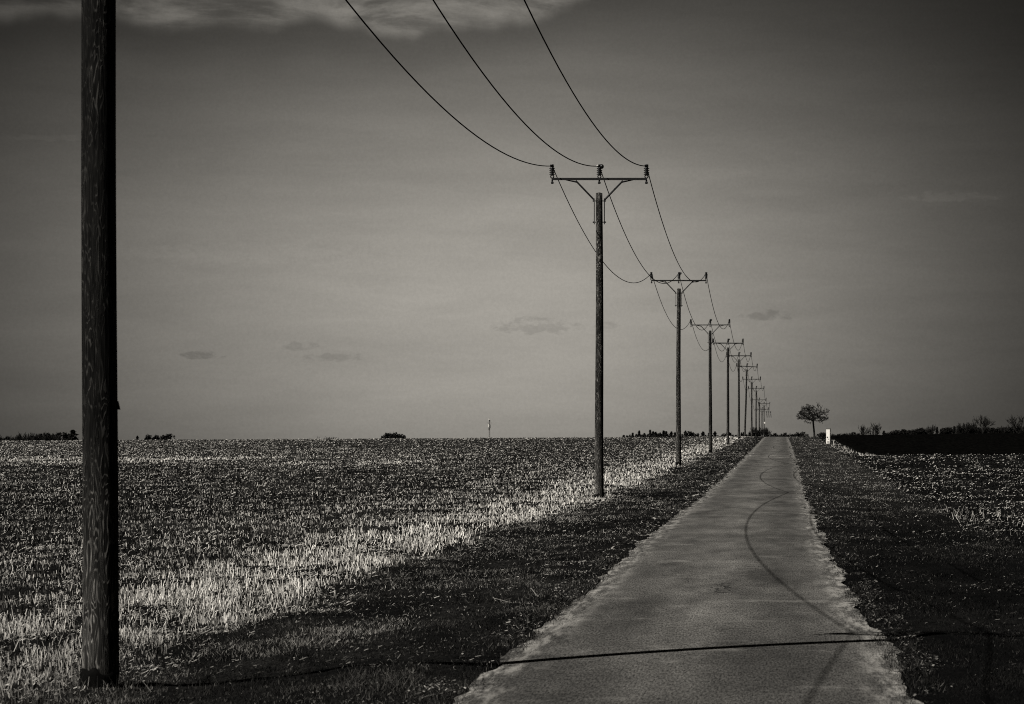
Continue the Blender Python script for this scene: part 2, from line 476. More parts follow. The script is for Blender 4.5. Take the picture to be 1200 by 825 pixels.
def build_left_stubble():
    lim = lambda d: -0.250 * d - 2.0
    xr = lambda d: -4.3
    P = scatter(19.5, 392, lim, xr, lod(640), lambda x, y: (edge_left(y) - x > 0) * 1.0)
    w_, off = left_map(P[:, 0], P[:, 1])
    cl = fbm(P[:, 0] * 2.6, P[:, 1] * 0.7, 71, 3)
    lo = fbm(P[:, 0] * 0.25, P[:, 1] * 0.06, 77, 3)
    keep = rng.random(len(P)) < (0.21 + 0.79 * w_ + 0.16 * sstep(0.45, 0.65, lo)) * np.clip(0.10 + 3.0 * (cl - 0.33), 0.03, 1)
    P, w_, off, cl = P[keep], w_[keep], off[keep], cl[keep]
    n = len(P)
    s = wscale(P[:, 1], D0)
    h = (0.025 + 0.05 * rng.random(n)) * (1 - w_) + (0.03 + 0.10 * rng.random(n) ** 2.4) * w_
    w = (0.0028 + 0.004 * rng.random(n) + 0.0006 * w_) * s
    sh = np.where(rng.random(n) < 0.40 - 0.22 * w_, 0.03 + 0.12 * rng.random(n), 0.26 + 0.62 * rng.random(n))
    sh *= (0.64 + 0.46 * np.minimum(w_, 1)) * (0.50 + 0.50 * sstep(20, 34, P[:, 1]))  # nearest straw darkened in colour, stands in for the corner vignette
    p1 = blades(P, h, w, sh, 0.55, 0.8, 0.9)
    Q = scatter(19.5, 392, lim, xr, lod(420), lambda x, y: (edge_left(y) - x > -0.35) * 1.0)
    wq, _ = left_map(Q[:, 0], Q[:, 1])
    k = rng.random(len(Q)) < (0.32 + 0.6 * wq) * np.clip(0.15 + 3.0 * (fbm(Q[:, 0] * 2.0, Q[:, 1] * 0.6, 79, 3) - 0.35), 0.05, 1)
    Q = Q[k]; n = len(Q)
    s = wscale(Q[:, 1], D0)
    p2 = litter(Q, (0.014 + 0.045 * rng.random(n) ** 2) * s ** 0.5, (0.0025 + 0.0035 * rng.random(n)) * s, 0.10 + 0.5 * rng.random(n) ** 1.3, 0.5)
    W = scatter(19.5, 392, lim, xr, lod(240), lambda x, y: (edge_left(y) - x > 0) * (1 - 0.55 * left_map(x, y)[0]))
    n = len(W); s = wscale(W[:, 1], D0)
    p3 = blades(W, 0.02 + 0.06 * rng.random(n), (0.007 + 0.010 * rng.random(n)) * s,
                0.006 + 0.09 * rng.random(n) ** 3, 0.8, 0.3, 1.5)
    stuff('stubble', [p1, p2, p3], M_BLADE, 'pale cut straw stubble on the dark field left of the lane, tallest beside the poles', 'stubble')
build_left_stubble()

def build_left_verge():
    xl = lambda d: max(-6.2, -0.25 * d - 2.0)
    xr = lambda d: float(road_left(d)) + 0.10
    P = scatter(19.0, 392, xl, xr, lod(2600), lambda x, y: ((edge_left(y) - x) < 0.25) * np.clip(0.25 + 2.6 * (fbm(x * 2.4, y * 0.8, 81) - 0.32), 0.03, 1))
    n = len(P); s = wscale(P[:, 1], D0)
    near = sstep(0.0, 0.5, road_left(P[:, 1]) - P[:, 0])
    tuft = sstep(0.55, 0.72, fbm(P[:, 0] * 3.0, P[:, 1] * 1.2, 87, 3))
    h = (0.008 + 0.026 * rng.random(n)) * (0.75 + 0.25 * near) * (1 + 0.9 * tuft)
    w = (0.003 + 0.004 * rng.random(n)) * s
    dry = fbm(P[:, 0] * 1.1, P[:, 1] * 0.30, 83)
    edge = np.exp(-((edge_left(P[:, 1]) - P[:, 0] + 0.5) / 0.6) ** 2) * sstep(28, 60, P[:, 1])
    pb = 0.03 + 0.55 * sstep(0.50, 0.68, dry) * sstep(0.0, 0.9, road_left(P[:, 1]) - P[:, 0]) + 0.10 * sstep(60, 160, P[:, 1]) + 0.2 * edge
    gain = 0.45 + 0.55 * sstep(21, 32, P[:, 1])  # brightness falloff of the near corner, painted into the blades
    patch = 0.35 + 2.1 * sstep(0.38, 0.66, fbm(P[:, 0] * 0.8, P[:, 1] * 0.28, 89, 4))
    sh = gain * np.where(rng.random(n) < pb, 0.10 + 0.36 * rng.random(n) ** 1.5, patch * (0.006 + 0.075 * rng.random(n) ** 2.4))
    p1 = blades(P, h, w, sh, 1.3, 0.3, 1.4)
    Q = scatter(19.0, 392, xl, xr, lod(70), lambda x, y: np.clip(0.15 + 2.8 * (fbm(x * 1.4, y * 0.4, 85) - 0.36), 0.05, 1))
    n = len(Q); s = wscale(Q[:, 1], D0)
    gain = 0.5 + 0.5 * sstep(21, 32, Q[:, 1])  # same painted falloff for the litter
    p2 = litter(Q, (0.010 + 0.04 * rng.random(n) ** 3) * s ** 0.5, (0.003 + 0.007 * rng.random(n) ** 3) * s, gain * (0.06 + 0.36 * rng.random(n) ** 2), 0.4)
    F_ = []
    for (bx, by, cnt) in ((LINE_X, 22.5, 420), (LINE_X, 82.5, 260)):
        a_ = rng.random(cnt) * 2 * np.pi; rr_ = 0.13 + 0.32 * rng.random(cnt) ** 1.6
        F_.append(np.stack([bx + rr_ * np.cos(a_), by + rr_ * np.sin(a_)], 1))
    F_ = np.concatenate(F_); n = len(F_); s = wscale(F_[:, 1], D0)
    p3 = blades(F_, 0.03 + 0.11 * rng.random(n) ** 2, (0.003 + 0.004 * rng.random(n)) * s, np.where(rng.random(n) < 0.35, 0.12 + 0.35 * rng.random(n), 0.01 + 0.05 * rng.random(n)), 1.0, 0.3, 1.4)
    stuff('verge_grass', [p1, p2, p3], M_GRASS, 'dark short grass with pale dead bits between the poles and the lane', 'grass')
build_left_verge()

def build_edge_crumbs():
    out = []
    for side in (-1, 1):
        c = (lambda d: float(road_left(d))) if side < 0 else (lambda d: float(road_right(d)))
        P = scatter(19.0, 200, lambda d: c(d) - 0.32, lambda d: c(d) + 0.32, lod(900), lambda x, y: np.clip(3.2 * (fbm(x * 3.0, y * 1.1, 120 + side, 4) - 0.44), 0, 1) * (0.25 + 0.75 * ((x - np.where(side < 0, road_left(y), road_right(y))) * side > 0)))
        n = len(P); s = wscale(P[:, 1], D0)
        dk = 1.0 if side < 0 else 0.5
        out.append(litter(P, (0.006 + 0.022 * rng.random(n) ** 2) * s, (0.005 + 0.012 * rng.random(n) ** 2) * s, dk * np.where(rng.random(n) < 0.22, 0.10 + 0.3 * rng.random(n), 0.010 + 0.04 * rng.random(n)), 0.5, 0.045))
        T = scatter(19.0, 200, lambda d: c(d) - 0.22, lambda d: c(d) + 0.22, lod(1300), lambda x, y: np.clip(4.0 * (fbm(x * 2.0, y * 0.9, 130 + side, 4) - 0.47), 0, 1))
        n = len(T); s = wscale(T[:, 1], D0)
        out.append(blades(T, 0.010 + 0.035 * rng.random(n), (0.003 + 0.004 * rng.random(n)) * s, dk * np.where(rng.random(n) < 0.08, 0.1 + 0.2 * rng.random(n), 0.008 + 0.04 * rng.random(n) ** 2), 1.1, 0.3, 1.4, -0.03))
    stuff('road_edge_crumbs', out, M_GRASS, 'soil crumbs, grit and short tufts along the broken edges of the lane', 'grit')
build_edge_crumbs()

def build_right_verge():
    xl = lambda d: float(road_right(d)) - 0.14
    xr = lambda d: 3.6 + 0.9 * float(sstep(180, 190, d))
    P = scatter(19.0, 392, xl, xr, lod(2400), lambda x, y: np.clip(0.25 + 2.6 * (fbm(x * 2.4, y * 0.8, 91) - 0.32), 0.03, 1))
    n = len(P); s = wscale(P[:, 1], D0)
    near = sstep(0.0, 0.6, P[:, 0] - road_right(P[:, 1]))
    tuft = sstep(0.55, 0.72, fbm(P[:, 0] * 3.0, P[:, 1] * 1.2, 97, 3))
    h = (0.008 + 0.026 * rng.random(n)) * (0.6 + 0.4 * near) * (1 + 0.4 * tuft)
    w = (0.003 + 0.004 * rng.random(n)) * s
    dry = fbm(P[:, 0] * 0.9, P[:, 1] * 0.22, 93)
    far = sstep(38, 105, P[:, 1])
    nearR = 0.45 + 0.55 * sstep(30, 55, P[:, 1])  # vignette toward the near right, darkened into the blade colour
    pb = 0.012 + (0.05 + 0.60 * far) * sstep(0.45, 0.66, dry) + 0.14 * far
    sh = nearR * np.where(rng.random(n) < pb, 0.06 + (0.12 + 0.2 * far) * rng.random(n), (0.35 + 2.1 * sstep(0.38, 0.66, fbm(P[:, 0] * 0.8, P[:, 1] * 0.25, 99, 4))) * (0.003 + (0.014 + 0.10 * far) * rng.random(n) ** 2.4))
    p1 = blades(P, h, w, sh, 1.3, 0.3, 1.4)
    Q = scatter(19.0, 392, lambda d: xl(d) + 0.1, xr, lod(55), lambda x, y: np.clip(0.12 + 2.8 * (fbm(x * 1.4, y * 0.4, 95) - 0.40), 0.04, 1))
    n = len(Q); s = wscale(Q[:, 1], D0)
    p2 = litter(Q, (0.010 + 0.04 * rng.random(n) ** 3) * s ** 0.5, (0.003 + 0.007 * rng.random(n) ** 3) * s, (0.35 + 0.65 * sstep(26, 60, Q[:, 1])) * (0.06 + 0.45 * rng.random(n) ** 2), 0.4)  # litter tone carries the painted vignette too
    stuff('verge_grass', [p1, p2], M_GRASS, 'very dark matted grass between the lane and the right field', 'grass')
build_right_verge()

def build_right_stubble():
    xl = lambda d: 3.1
    xr = lambda d: 0.078 * d + 3.0
    edge = lambda y: 3.25 + 1.2 * (fbm(y * 0.14, y * 0, 101, 3) - 0.5)
    acc = lambda x, y: (x > edge(y)) * np.clip(0.05 + 2.6 * (fbm(x * 1.1, y * 0.25, 103) - 0.36), 0.04, 1)
    P = scatter(19.5, 187, xl, xr, lod(200), acc)
    n = len(P); s = wscale(P[:, 1], D0)
    dim = 0.20 + 0.80 * sstep(36, 66, P[:, 1])  # corner light falloff baked into the residue colour
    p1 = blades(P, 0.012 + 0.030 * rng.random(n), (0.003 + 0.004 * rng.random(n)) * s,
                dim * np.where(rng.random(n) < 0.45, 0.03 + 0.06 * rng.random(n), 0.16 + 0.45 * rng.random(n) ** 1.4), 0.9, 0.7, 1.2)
    Q = scatter(19.5, 187, xl, xr, lod(150), acc)
    n = len(Q); s = wscale(Q[:, 1], D0)
    dim = 0.20 + 0.80 * sstep(36, 66, Q[:, 1])  # same baked falloff on the lying pieces
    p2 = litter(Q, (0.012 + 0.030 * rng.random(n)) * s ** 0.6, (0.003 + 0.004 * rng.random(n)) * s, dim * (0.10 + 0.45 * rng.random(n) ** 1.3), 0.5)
    # pale tufts on the corner of the ploughed land and along the bank below the marker
    T = np.concatenate([np.stack([4.1 + 0.9 * rng.random(130), 180 + 6 * rng.random(130)], 1),
                        np.stack([3.4 + 0.9 * rng.random(260), 190 + 70 * rng.random(260)], 1),
                        np.stack([3.2 + 2.0 * rng.random(200) ** 1.5, 58 + 14 * rng.random(200)], 1)])
    n = len(T)
    p3 = blades(T, 0.03 + 0.14 * rng.random(n) ** 2, 0.010 * wscale(T[:, 1], 50), 0.15 + 0.4 * rng.random(n), 0.9, 0.4, 1.0)
    W = scatter(19.5, 187, xl, xr, lod(200), lambda x, y: (x > edge(y)) * 0.8)
    n = len(W); s = wscale(W[:, 1], D0)
    p4 = blades(W, 0.02 + 0.05 * rng.random(n), (0.007 + 0.010 * rng.random(n)) * s, 0.002 + 0.014 * rng.random(n) ** 2, 0.9, 0.3, 1.4)
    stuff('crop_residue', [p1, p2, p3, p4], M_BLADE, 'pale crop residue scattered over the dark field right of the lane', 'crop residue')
build_right_stubble()

# ------------------------------------------------------------------ shapes for the poles
def tube_bm(bm, pts, radii, seg=12, cap=True):
    rings = []
    up = None
    n = len(pts)
    from mathutils import Vector
    P = [Vector(p) for p in pts]
    for i in range(n):
        d = (P[min(i + 1, n - 1)] - P[max(i - 1, 0)]).normalized()
        ref = Vector((0, 0, 1)) if abs(d.z) < 0.95 else Vector((1, 0, 0))
        a = d.cross(ref).normalized(); b_ = d.cross(a).normalized()
        ring = [bm.verts.new(P[i] + (a * math.cos(2 * math.pi * k / seg) + b_ * math.sin(2 * math.pi * k / seg)) * radii[i]) for k in range(seg)]
        rings.append(ring)
    for r0, r1 in zip(rings[:-1], rings[1:]):
        for k in range(seg):
            bm.faces.new((r0[k], r0[(k + 1) % seg], r1[(k + 1) % seg], r1[k]))
    if cap:
        bm.faces.new(rings[0]); bm.faces.new(list(reversed(rings[-1])))

def lathe_bm(bm, prof, seg=20, cx=0, cy=0, cz=0):
    rings = []
    for r, z in prof:
        rings.append([bm.verts.new((cx + r * math.cos(2 * math.pi * k / seg), cy + r * math.sin(2 * math.pi * k / seg), cz + z)) for k in range(seg)])
    for r0, r1 in zip(rings[:-1], rings[1:]):
        for k in range(seg):
            bm.faces.new((r0[k], r0[(k + 1) % seg], r1[(k + 1) % seg], r1[k]))
    bm.faces.new(list(reversed(rings[0]))); bm.faces.new(rings[-1])

def box_bm(bm, cx, cy, cz, sx, sy, sz, bevel=0.0):
    r = bmesh.ops.create_cube(bm, size=1.0)
    vs = r['verts']
    for v in vs:
        v.co.x = cx + v.co.x * sx; v.co.y = cy + v.co.y * sy; v.co.z = cz + v.co.z * sz
    if bevel:
        es = list({e for v in vs for e in v.link_edges})
        bmesh.ops.bevel(bm, geom=es, offset=bevel, segments=2, affect='EDGES')

def torus_bm(bm, cx, cy, cz, R, r, seg=16, ring=8):
    rows = []
    for i in range(seg):
        a = 2 * math.pi * i / seg
        rows.append([bm.verts.new((cx + (R + r * math.cos(2 * math.pi * j / ring)) * math.cos(a), cy + r * math.sin(2 * math.pi * j / ring),
                                   cz + (R + r * math.cos(2 * math.pi * j / ring)) * math.sin(a))) for j in range(ring)])
    for i in range(seg):
        for j in range(ring):
            bm.faces.new((rows[i][j], rows[(i + 1) % seg][j], rows[(i + 1) % seg][(j + 1) % ring], rows[i][(j + 1) % ring]))

INS = 1.20                              # insulator offset from the pole axis
def insulator_mesh():
    bm = bmesh.new()
    prof = [(0.022, 0.085)]
    z = 0.105
    for k in range(4):
        prof += [(0.040, z), (0.074, z + 0.008), (0.070, z + 0.020), (0.040, z + 0.036)]
        z += 0.050
    prof += [(0.042, z), (0.050, z + 0.006), (0.050, z + 0.022), (0.036, z + 0.028), (0.040, z + 0.034), (0.052, z + 0.040), (0.050, z + 0.058), (0.030, z + 0.068)]
    lathe_bm(bm, prof, 18)
    return bm_mesh('insulator', bm)
def pin_mesh():
    bm = bmesh.new()
    torus_bm(bm, 0, 0, 0.062, 0.040, 0.014)
    lathe_bm(bm, [(0.020, -0.125), (0.034, -0.12), (0.036, -0.075), (0.022, -0.070), (0.022, -0.03)], 12)
    return bm_mesh('pin', bm)
def clamp_mesh():
    bm = bmesh.new()
    r = bmesh.ops.create_icosphere(bm, subdivisions=2, radius=0.062)
    for v in r['verts']:
        v.co.x = v.co.x * 0.9 + 0.055; v.co.z += 0.318
    return bm_mesh('wire_clamp', bm)
def cap_mesh():
    bm = bmesh.new()
    box_bm(bm, -0.050, -0.045, 0.33, 0.05, 0.03, 0.055, 0.012)  # small pale block at the upper left of the insulator
    return bm_mesh('pale_clip', bm)
ME_INS, ME_PIN, ME_CLAMP, ME_CAP = insulator_mesh(), pin_mesh(), clamp_mesh(), cap_mesh()
for me, m in ((ME_INS, M_CERAMIC), (ME_PIN, M_STEEL), (ME_CLAMP, M_CERAMIC), (ME_CAP, M_CAP)):
    me.materials.append(m)
    me.polygons.foreach_set('use_smooth', [True] * len(me.polygons))

def arm_mesh():
    bm = bmesh.new()
    box_bm(bm, 0, 0, 0.0, 2 * INS + 0.03, 0.07, 0.010, 0.002)            # channel section: web and two flanges
    box_bm(bm, 0, -0.037, 0.0, 2 * INS + 0.03, 0.008, 0.056, 0.002)
    box_bm(bm, 0, 0.037, 0.0, 2 * INS + 0.03, 0.008, 0.056, 0.002)
    return bm_mesh('crossarm', bm)
def brace_mesh(s):
    bm = bmesh.new()
    tube_bm(bm, [(s * 0.60, 0, -0.045), (s * 0.135, 0, -0.53)], [0.026, 0.026], 6)
    tube_bm(bm, [(s * 0.86, 0, -0.026), (s * 0.58, 0, -0.075)], [0.010, 0.026], 6)
    return bm_mesh('brace', bm)
def strap_mesh(s):
    bm = bmesh.new()
    box_bm(bm, s * 0.128, 0, -0.825, 0.022, 0.06, 0.66, 0.003)
    return bm_mesh('side_strap', bm)
def bolt_mesh(s, z):
    bm = bmesh.new()
    tube_bm(bm, [(s * 0.05, 0, z), (s * 0.172, 0, z)], [0.012, 0.012], 8)
    tube_bm(bm, [(s * 0.139, 0, z), (s * 0.158, 0, z)], [0.024, 0.024], 6)
    return bm_mesh('bolt', bm)
ME_ARM = arm_mesh(); ME_ARM.materials.append(M_STEEL)
ME_BR = {s: brace_mesh(s) for s in (-1, 1)}
ME_ST = {s: strap_mesh(s) for s in (-1, 1)}
ME_BO = {(s, z): bolt_mesh(s, z) for s in (-1, 1) for z in (-0.56, -1.10)}
for s in (-1, 1):
    ME_BR[s].materials.append(M_STEEL)
    ME_ST[s].materials.append(M_STRAP if s < 0 else M_STEEL)
for me in ME_BO.values(): me.materials.append(M_STEEL)

def shaft_mesh(height, r0, r1, seed):
    """height: from the ground to the crossarm; the shaft stops 0.36 m below it."""
    top = height - 0.36
    r = random.Random(seed)
    bm = bmesh.new()
    n = 40
    seg = 28
    ph = r.random() * 6
    rings = []
    for i in range(n + 1):
        t = i / n
        z = -0.35 + (top + 0.35) * t
        rad = r0 + (r1 - r0) * t
        rad *= 1 + 0.05 * math.exp(-max(z, 0) / 0.35)
        ring = []
        for k in range(seg):
            a = 2 * math.pi * k / seg
            q = rad * (1 + 0.012 * math.sin(3 * a + ph + z * 0.8) + 0.008 * math.sin(5 * a + 2 * ph - z * 1.7))
            ring.append(bm.verts.new((q * math.cos(a) + 0.006 * math.sin(z * 0.9 + ph), q * math.sin(a), z)))
        rings.append(ring)
    for a, b_ in zip(rings[:-1], rings[1:]):
        for k in range(seg):
            bm.faces.new((a[k], a[(k + 1) % seg], b_[(k + 1) % seg], b_[k]))
    cv = bm.verts.new((0, 0, top + 0.02))
    for k in range(seg):
        bm.faces.new((rings[-1][k], rings[-1][(k + 1) % seg], cv))
    me = bm_mesh('shaft', bm)
    me.polygons.foreach_set('use_smooth', [True] * len(me.polygons))
    return me

def foot_mesh(r):
    bm = bmesh.new()
    prof = [(r * 1.06 + 0.006, -0.2), (r * 1.05 + 0.006, 0.07), (r * 1.045 + 0.005, 0.112), (r * 1.00, 0.118)]
    lathe_bm(bm, prof, 36)
    for v in bm.verts:                                  # ragged upper rim of the tarred zone
        if v.co.z > 0.1:
            a = math.atan2(v.co.y, v.co.x)
            v.co.z += 0.022 * math.sin(3 * a + 1) + 0.014 * math.sin(7 * a) + random.uniform(-0.012, 0.012)
    return bm_mesh('foot_band', bm)

# distance of each pole, height of its crossarm above the eye, labels
ARMS = [7.03, 6.31, 6.43, 6.36, 6.77, 7.06, 7.12, 6.49, 5.96, 4.67, 3.36, 4.86]
LABELS = [
    'thick dark wooden pole in the left foreground, cut off by the top of the picture',
    'tall wooden utility pole at the field edge, nearest of those showing a crossarm',
    'third wooden utility pole of the row, second one showing its crossarm',
    'fourth wooden utility pole of the row, third one showing its crossarm',
    'fifth wooden utility pole of the row, two before the leaning pole',
    'sixth wooden utility pole of the row, just in front of the leaning pole',
    'slightly crooked wooden utility pole leaning right, seventh of the row',
    'wooden utility pole right behind the leaning pole, eighth of the row',
    'ninth wooden utility pole of the row, two behind the leaning pole',
    'tenth wooden utility pole of the row, standing past the crest of the lane',
    'eleventh wooden utility pole, last one before the switch pole at the row end',
    'farthest pole of the row with two crossarms, drop fuses and a small white box']
ATT = []
for k, az in enumerate(ARMS):
    y = (0.375 + k) * SPAN
    x = LINE_X
    lean = [0, 0.0, 0.003, -0.002, 0.002, 0.001, 0, -0.003, 0.004, -0.002, 0.003, 0.0][k]
    if k == 6: lean = 0.030; x -= 0.18
    gz = H1(x, y)
    hgt = az + EYE - gz
    root = empty('utility_pole', (x, y, gz), LABELS[k], 'utility pole', 'wooden utility poles along the lane')
    root.rotation_euler = (0, lean, 0)
    r0, r1 = (0.124, 0.112) if k == 0 else (0.118, 0.084)
    sh = link_mesh('shaft', shaft_mesh(hgt, r0, r1, 100 + k), M_WOOD, root)
    sh['bleach'] = 0.0 if k == 0 else (0.8 if k < 3 else 0.35)
    link_mesh('foot_band', foot_mesh(r0), M_TAR, root, True)
    top = [link_mesh('crossarm', ME_ARM, None, root)]
    top[0].rotation_euler = (0, [0, 0.0, -0.004, 0.0, 0.006, 0, 0.02, 0, -0.01, 0, 0, 0][k], 0)
    for s in (-1, 1):
        top.append(link_mesh('brace', ME_BR[s], None, root))
        top.append(link_mesh('side_strap', ME_ST[s], None, root))
        for z in (-0.56, -1.10): top.append(link_mesh('bolt', ME_BO[(s, z)], None, root))
    for o in top: o.location = (0, 0, hgt)
    if k >= 4: top[0].scale = (1, 1.3, 1.5)
    a = []
    for q in (-1, 0, 1):
        i = link_mesh('insulator', ME_INS, None, root)
        i.location = (q * INS, 0, hgt + 0.0)
        if k >= 4: i.scale = (1.25, 1.25, 1.0)
        link_mesh('pin', ME_PIN, None, i)
        if q == 0:
            link_mesh('wire_clamp', ME_CLAMP, None, i)
            if k <= 1: link_mesh('pale_clip', ME_CAP, None, i)
        i.rotation_euler = (0, (-0.03, 0.05, 0.02)[q + 1] * (0.4 if k == 1 else 1), 0)
        a.append((x + q * INS + lean * hgt, y, gz + hgt + 0.33))
    ATT.append(a)
    if k == 0:                                   # small metal clip on the right side of the near pole
        bm = bmesh.new()
        vs = [(0.10, -0.02, 1.93), (0.142, -0.02, 1.925), (0.128, -0.02, 1.985), (0.10, -0.02, 1.985)]
        f0 = [bm.verts.new(v) for v in vs]; f1 = [bm.verts.new((v[0], 0.02, v[2])) for v in vs]
        bm.faces.new(f0); bm.faces.new(list(reversed(f1)))
        for i_ in range(4): bm.faces.new((f0[i_], f1[i_], f1[(i_ + 1) % 4], f0[(i_ + 1) % 4]))
        bmesh.ops.recalc_face_normals(bm, faces=bm.faces)
        link_mesh('cable_clip', bm_mesh('cable_clip', bm), M_STEEL, root)
    if k == len(ARMS) - 1:
        lower = link_mesh('crossarm', ME_ARM, None, root); lower.location = (0.3, -0.1, hgt - 1.6)
        for q in range(3):
            bm = bmesh.new()
            cx = 0.55 + 0.42 * q
            tube_bm(bm, [(cx, -0.1, hgt - 2.1), (cx + 0.10, -0.1, hgt - 2.95)], [0.07, 0.05], 8)
            lathe_bm(bm, [(0.05, 0), (0.10, 0.05), (0.05, 0.12), (0.10, 0.2), (0.05, 0.45)], 10, cx, -0.1, hgt - 2.05)
            link_mesh('drop_fuse', bm_mesh('drop_fuse', bm), M_STEEL, root)
        bm = bmesh.new(); box_bm(bm, 0.12, -0.28, hgt - 4.05, 0.30, 0.24, 0.36, 0.02)
        link_mesh('control_box', bm_mesh('control_box', bm), M_WHITE, root)

# ------------------------------------------------------------------ conductors
WLAB = ['thin sagging power wire on the left hand insulators of the poles',
        'thin sagging power wire on the middle insulators above the pole tops',
        'thin sagging power wire on the right hand insulators, nearest the lane']
for q in range(3):
    pts, rad = [], []
    first = (ATT[0][q][0], -0.625 * SPAN, ATT[0][q][2] - 0.4)
    chain = [first] + [ATT[k][q] for k in range(len(ATT))]
    for s_, (a, b_) in enumerate(zip(chain[:-1], chain[1:])):
        sag = [1.42, 1.44, 1.42, 1.40, 1.40, 1.36, 1.35, 1.30, 1.30, 1.3, 1.25, 1.2][s_] + (0.0, 0.03, -0.04)[q]
        n = 36 if s_ < 4 else 22
        for i in range(n if s_ < len(chain) - 2 else n + 1):
            t = i / n
            pts.append((a[0] + (b_[0] - a[0]) * t, a[1] + (b_[1] - a[1]) * t, a[2] + (b_[2] - a[2]) * t - 4 * sag * t * (1 - t)))
            rad.append(0.0108 + 0.000022 * max(0, pts[-1][1]))
    bm = bmesh.new()
    tube_bm(bm, pts, rad, 6)
    o = link_mesh('power_wire', bm_mesh('power_wire', bm), M_WIRE, None, True)
    tag(o, WLAB[q], 'wire', 'power wires along the row of poles')

# ------------------------------------------------------------------ trees
def branch_tree(seed, trunk_h, levels, spread, n_first, up_bias, r0, crown_h, multi=1, twig=0.006, lobes=None):
    """bare tree of height about 1: returns (trunk mesh, twig mesh)."""
    from mathutils import Vector
    r = random.Random(seed)
    tb, wb = bmesh.new(), bmesh.new()
    def grow(p, d, length, rad, lev):
        n = 3
        pts, rr = [p.copy()], [rad]
        q = p.copy(); dd = d.copy()
        for i in range(n):
            dd = (dd + Vector((r.uniform(-1, 1), r.uniform(-1, 1), r.uniform(-0.6, 1) * 1.0)) * 0.22).normalized()
            q = q + dd * (length / n)
            pts.append(q.copy()); rr.append(rad * (1 - 0.45 * (i + 1) / n))
        tube_bm(tb if lev <= 1 else wb, pts, [max(x, twig) for x in rr], 5 if lev < 2 else 3, False)
        if lev >= levels: return
        kids = r.randint(3, 4) if lev > 0 else n_first
        for c in range(kids):
            t = r.uniform(0.35, 1.0) if c else 1.0
            j = min(int(t * n), n - 1); f = t * n - j
            st = pts[j].lerp(pts[j + 1], f)
            ax = Vector((r.uniform(-1, 1), r.uniform(-1, 1), r.uniform(-0.3, 0.5))).normalized()
            nd = (dd + ax * spread + Vector((0, 0, up_bias))).normalized()
            grow(st, nd, length * r.uniform(0.55, 0.85), rad * 0.6, lev + 1)
    for s_ in range(multi):
        if multi == 1:
            p = Vector((0, 0, -0.03)); d = Vector((0.03, 0, 1)).normalized()
        else:
            p = Vector((r.uniform(-0.12, 0.12), r.uniform(-0.08, 0.08), -0.03)); d = Vector((r.uniform(-0.5, 0.5), r.uniform(-0.4, 0.4), 1)).normalized()
        base = p + d * (trunk_h + 0.03)
        tube_bm(tb, [p, p.lerp(base, 0.5), base], [r0 * 1.25, r0, r0 * 0.9], 8, False)
        for c in range(n_first):
            a = 2 * math.pi * (c + r.random() * 0.7) / n_first
            el = r.uniform(0.25, 1.3)
            nd = Vector((math.cos(a) * math.cos(el), math.sin(a) * math.cos(el), math.sin(el)))
            grow(base - d * r.uniform(0, 0.06), nd, crown_h * r.uniform(0.36, 0.50), r0 * 0.5, 1)
    return tb, wb

def norm_pair(tb, wb):
    zs = [v.co.z for b_ in (tb, wb) for v in b_.verts]
    m = max(zs)
    for b_ in (tb, wb):
        for v in b_.verts: v.co /= m

def leafy(seed, kind):
    """dense dark tree: trunk bmesh and crown bmesh made of many small leaf clumps; height 1."""
    from mathutils import Vector
    r = random.Random(seed)
    tb, cb = bmesh.new(), bmesh.new()
    tube_bm(tb, [(0, 0, -0.05), (0.01, 0, 0.4), (0, 0, 0.93)], [0.035, 0.025, 0.006], 6)
    n = 520
    blobs = [(r.uniform(-0.22, 0.22), r.uniform(-0.2, 0.2), r.uniform(0.22, 0.74), r.uniform(0.16, 0.26)) for _ in range(8)]
    tips = [r.uniform(0.75, 1.25) for _ in range(12)]
    for _ in range(n):
        if kind == 'conifer':
            z = 0.06 + 0.94 * r.random() ** 1.25
            tier = 0.78 + 0.22 * math.sin(z * 34 + seed)
            a = r.uniform(0, 2 * math.pi)
            R = (0.30 * (1 - z) ** 0.75 + 0.03) * tier * tips[int(a / 6.2832 * 12) % 12] * math.sqrt(r.random())
            c = Vector((R * math.cos(a), R * math.sin(a), z)); s = r.uniform(0.035, 0.085)
        else:
            bx, by, bz, br = r.choice(blobs)
            v = Vector((r.gauss(0, 1), r.gauss(0, 1), r.gauss(0, 1))).normalized() * br * r.random() ** 0.4
            c = Vector((bx, by, bz)) + v; c.z = max(0.04, c.z); s = r.uniform(0.04, 0.10)
        u = Vector((r.gauss(0, 1), r.gauss(0, 1), r.gauss(0, 1))).normalized()
        w = u.cross(Vector((r.gauss(0, 1), r.gauss(0, 1), r.gauss(0, 1)))).normalized()
        cb.faces.new([cb.verts.new(c + u * s), cb.verts.new(c - u * s * 0.4 + w * s * 0.8), cb.verts.new(c - u * s * 0.5 - w * s * 0.8)])
    norm_pair(tb, cb)
    return tb, cb

def proto(name, pair, mats):
    tb, cb = pair
    a = bm_mesh(name + '_trunk', tb); a.materials.append(mats[0])
    b_ = bm_mesh(name + '_crown', cb); b_.materials.append(mats[1])
    return a, b_

def bare(*a, **k):
    p = branch_tree(*a, **k); norm_pair(*p); return p

